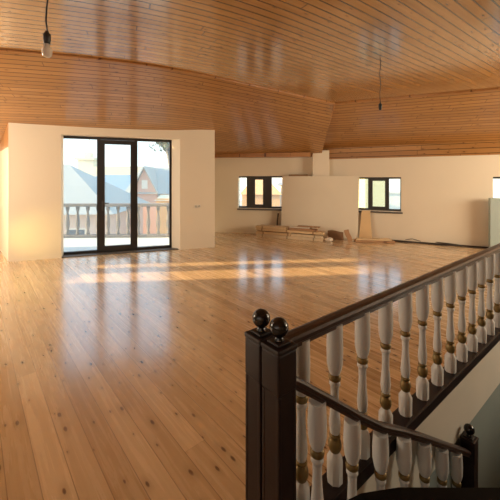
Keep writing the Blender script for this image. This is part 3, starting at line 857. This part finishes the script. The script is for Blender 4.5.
# front gable
bm = bmesh.new(); gx, gy = -1.85, -2.55
v = [bm.verts.new(p) for p in ((gx - .85, gy, 0), (gx + .85, gy, 0), (gx + .85, gy, .75 - GZ), (gx, gy, 2.45 - GZ), (gx - .85, gy, .75 - GZ))]
bk = [bm.verts.new((x.co.x, gy + 2.5, x.co.z)) for x in v]
bm.faces.new(v)
for i in range(5): bm.faces.new((v[i], v[(i+1) % 5], bk[(i+1) % 5], bk[i]))
g = bm_obj('front_gable', bm, M_BRICK, h3)
bm = bmesh.new(); box(bm, gx - .2, gx + .2, gy - .05, gy + .02, 1.0 - GZ, 1.6 - GZ); bm_obj('gable_window', bm, M_OUTLET, g)
bm = bmesh.new()
for sx in (-1, 1):
    q = [V((gx, gy - .25, 2.56 - GZ)), V((gx, gy + 2.4, 2.56 - GZ)), V((gx + sx*1.1, gy + 2.4, .45 - GZ)), V((gx + sx*1.1, gy - .25, .45 - GZ))]
    bm.faces.new([bm.verts.new(x) for x in q])
    bm.faces.new([bm.verts.new(x + V((0, 0, -.12))) for x in q])
    bm.faces.new([bm.verts.new(x) for x in (q[0], q[3], q[3] + V((0, 0, -.12)), q[0] + V((0, 0, -.12)))])
bm_obj('gable_roof', bm, M_ROOFG, h3)
hip_house('small_annex', -4.35, 17.4, 1.15, 1.2, .62, .80, 1.0, M_ORANGE, M_CREAM, 'small orange rendered annex before the brick house', ov=.08)
bm = bmesh.new(); box(bm, -19.5, -12.9, 38, 44, GZ, 3.2); box(bm, -14.2, -12.95, 37.9, 38, 1.0, 2.2)
tag(bm_obj('apartment_block', bm, M_CREAM), 'pale cream flat-roofed block in the hazy distance', 'building')
tw = empty('roof_tower', (-19.6, 39.0, GZ)); tag(tw, 'pale stepped tower with a thin mast far behind the grey roof', 'tower')
bm = bmesh.new(); box(bm, -.9, .9, -.9, .9, 0, 4.0 - GZ); box(bm, -1.15, 1.15, -1.15, 1.15, 4.0 - GZ, 4.3 - GZ); box(bm, -.35, .35, -.35, .35, 4.3 - GZ, 4.9 - GZ); bm_obj('tower_body', bm, M_CREAM, tw)
bm = bmesh.new(); lathe(bm, [(.06, 0), (.05, 1.9)], 8, (0, 0, 4.9 - GZ)); box(bm, -.6, .6, -.04, .04, 6.2 - GZ, 6.28 - GZ); bm_obj('mast', bm, M_CREAM, tw)
# behind the small windows
hip_house('neighbour_house', .75, 24.0, 2.6, 4.0, .7, 1.95, .6, M_ORANGE, M_ORANGE, 'orange house with a pointed roof behind the far left window', ov=.15)
hip_house('neighbour_house', 4.6, 27.0, 4.2, 4.0, 1.3, 1.9, 3.5, M_CREAM, M_PINKW, 'pale house at the right of the far left window')
bm = bmesh.new(); box(bm, 7.75, 9.35, 21.5, 24.0, GZ, 3.6); box(bm, 7.65, 9.45, 21.4, 24.1, 3.6, 3.8)
tag(bm_obj('yellow_building', bm, M_YEL), 'yellow building behind the right window', 'building')
bm = bmesh.new(); box(bm, 9.6, 14.5, 25.0, 28.0, GZ, .55); box(bm, 9.5, 14.6, 24.9, 28.1, .55, .75)
tag(bm_obj('low_building', bm, pale('render_white_outside', (.85, .84, .78))), 'low white building behind the right window', 'building')

# tree beyond the brick house
tr = empty('garden_tree', (-4.5, 16.0, GZ)); tag(tr, 'leafy tree crown showing in the top right corner of the balcony glazing', 'tree')
bm = bmesh.new(); sweep(bm, [V((.9, 0, 0)), V((.8, 0, 3)), V((.6, 0, 6.0)), V((.35, 0, 7.6))], circ(.10, 8), up=V((0, 1, 0))); bm_obj('trunk', bm, M_BALB, tr, smooth=True)
bm = bmesh.new(); rnd = random.Random(3)
for k in range(420):
    c = V((.55, 0, 7.75)) + V((rnd.gauss(0, .38), rnd.gauss(0, .35), rnd.gauss(0, .26)))
    a = V((rnd.uniform(-1, 1), rnd.uniform(-1, 1), rnd.uniform(-1, 1))).normalized(); b = a.orthogonal().normalized()
    l_, w2 = .16, .045
    bm.faces.new([bm.verts.new(x) for x in (c - a*l_, c + b*w2, c + a*l_, c - b*w2)])
bm_obj('foliage', bm, M_LEAF, tr)['kind'] = 'stuff'

# ---------------------------------------------------------------- light
W = bpy.data.worlds.new('sky'); bpy.context.scene.world = W; W.use_nodes = True
nt = W.node_tree; bg = nt.nodes['Background']
tc = N(nt, 'ShaderNodeTexCoord'); sp = N(nt, 'ShaderNodeSeparateXYZ'); L(nt, tc.outputs['Generated'], sp.inputs[0])
ramp = N(nt, 'ShaderNodeValToRGB')
el = ramp.color_ramp.elements
el[0].position = .0; el[0].color = (.95, .90, .76, 1); el[1].position = .35; el[1].color = (.55, .74, .92, 1)
e = ramp.color_ramp.elements.new(.08); e.color = (.74, .86, .88, 1)
L(nt, sp.outputs[2], ramp.inputs[0]); L(nt, ramp.outputs[0], bg.inputs[0]); bg.inputs[1].default_value = 2.0

def sun(name, d, strength, col, ang):
    l = bpy.data.lights.new(name, 'SUN'); l.energy = strength; l.color = col; l.angle = math.radians(ang)
    o = bpy.data.objects.new(name, l); C.objects.link(o)
    o.rotation_euler = V(d).normalized().to_track_quat('-Z', 'Y').to_euler(); return o
sun('low_sun', (1, .105, -.226), 15.0, (1.0, .72, .40), .8)
def area(name, loc, tgt, sx, sy, power, col):
    l = bpy.data.lights.new(name, 'AREA'); l.shape = 'RECTANGLE'; l.size = sx; l.size_y = sy; l.energy = power; l.color = col
    o = bpy.data.objects.new(name, l); C.objects.link(o); o.location = loc
    o.rotation_euler = (V(tgt) - V(loc)).to_track_quat('-Z', 'Y').to_euler(); return o
area('room_fill', (-3.5, -3.2, 2.2), (-2.0, 7, 1.9), 6.0, 1.8, 45, (1.0, .92, .82))
area('right_fill', (7.9, 3.4, 2.0), (.5, 9.0, 1.5), 3.0, 1.6, 275, (1.0, .87, .66))
area('side_fill', (-6.6, 4.2, 1.9), (3.5, 8.0, 1.9), 3.0, 1.4, 225, (1.0, .86, .66))
def spot(name, loc, tgt, power, col, size, blend=.9, r=.08):
    l = bpy.data.lights.new(name, 'SPOT'); l.energy = power; l.color = col; l.spot_size = math.radians(size); l.spot_blend = blend; l.shadow_soft_size = r
    o = bpy.data.objects.new(name, l); C.objects.link(o); o.location = loc
    o.rotation_euler = (V(tgt) - V(loc)).to_track_quat('-Z', 'Y').to_euler(); return o
spot('bay_glow', (-4.65, 5.3, .50), (-4.30, 6.40,   .50), 24, (1.0, .82, .22), 60, 1.0)
spot('floor_glow', (-.2, 8.2, 1.7), (-.70, 8.25, 0), 9, (1.0, .72, .34), 24)
spot('wall_glow', (1.2, 6.2, 2.2), (3.05, 8.6, .4), 22, (1.0, .6, .22), 8)

# ---------------------------------------------------------------- camera
cam = bpy.data.cameras.new('camera'); co = bpy.data.objects.new('camera', cam); C.objects.link(co)
co.location = (0, 0, 1.6); co.rotation_euler = (math.radians(90), 0, 0)
cam.sensor_width = 36; cam.lens = 23.04; cam.shift_y = -.14; cam.clip_start = .05; cam.clip_end = 300
sc = bpy.context.scene; sc.camera = co
sc.view_settings.view_transform = 'Standard'; sc.view_settings.look = 'None'; sc.view_settings.exposure = 0.0
sc.cycles.max_bounces = 10; sc.cycles.diffuse_bounces = 5; sc.cycles.glossy_bounces = 4; sc.cycles.transparent_max_bounces = 12
sc.cycles.use_denoising = True
sc.cycles.sample_clamp_indirect = 8
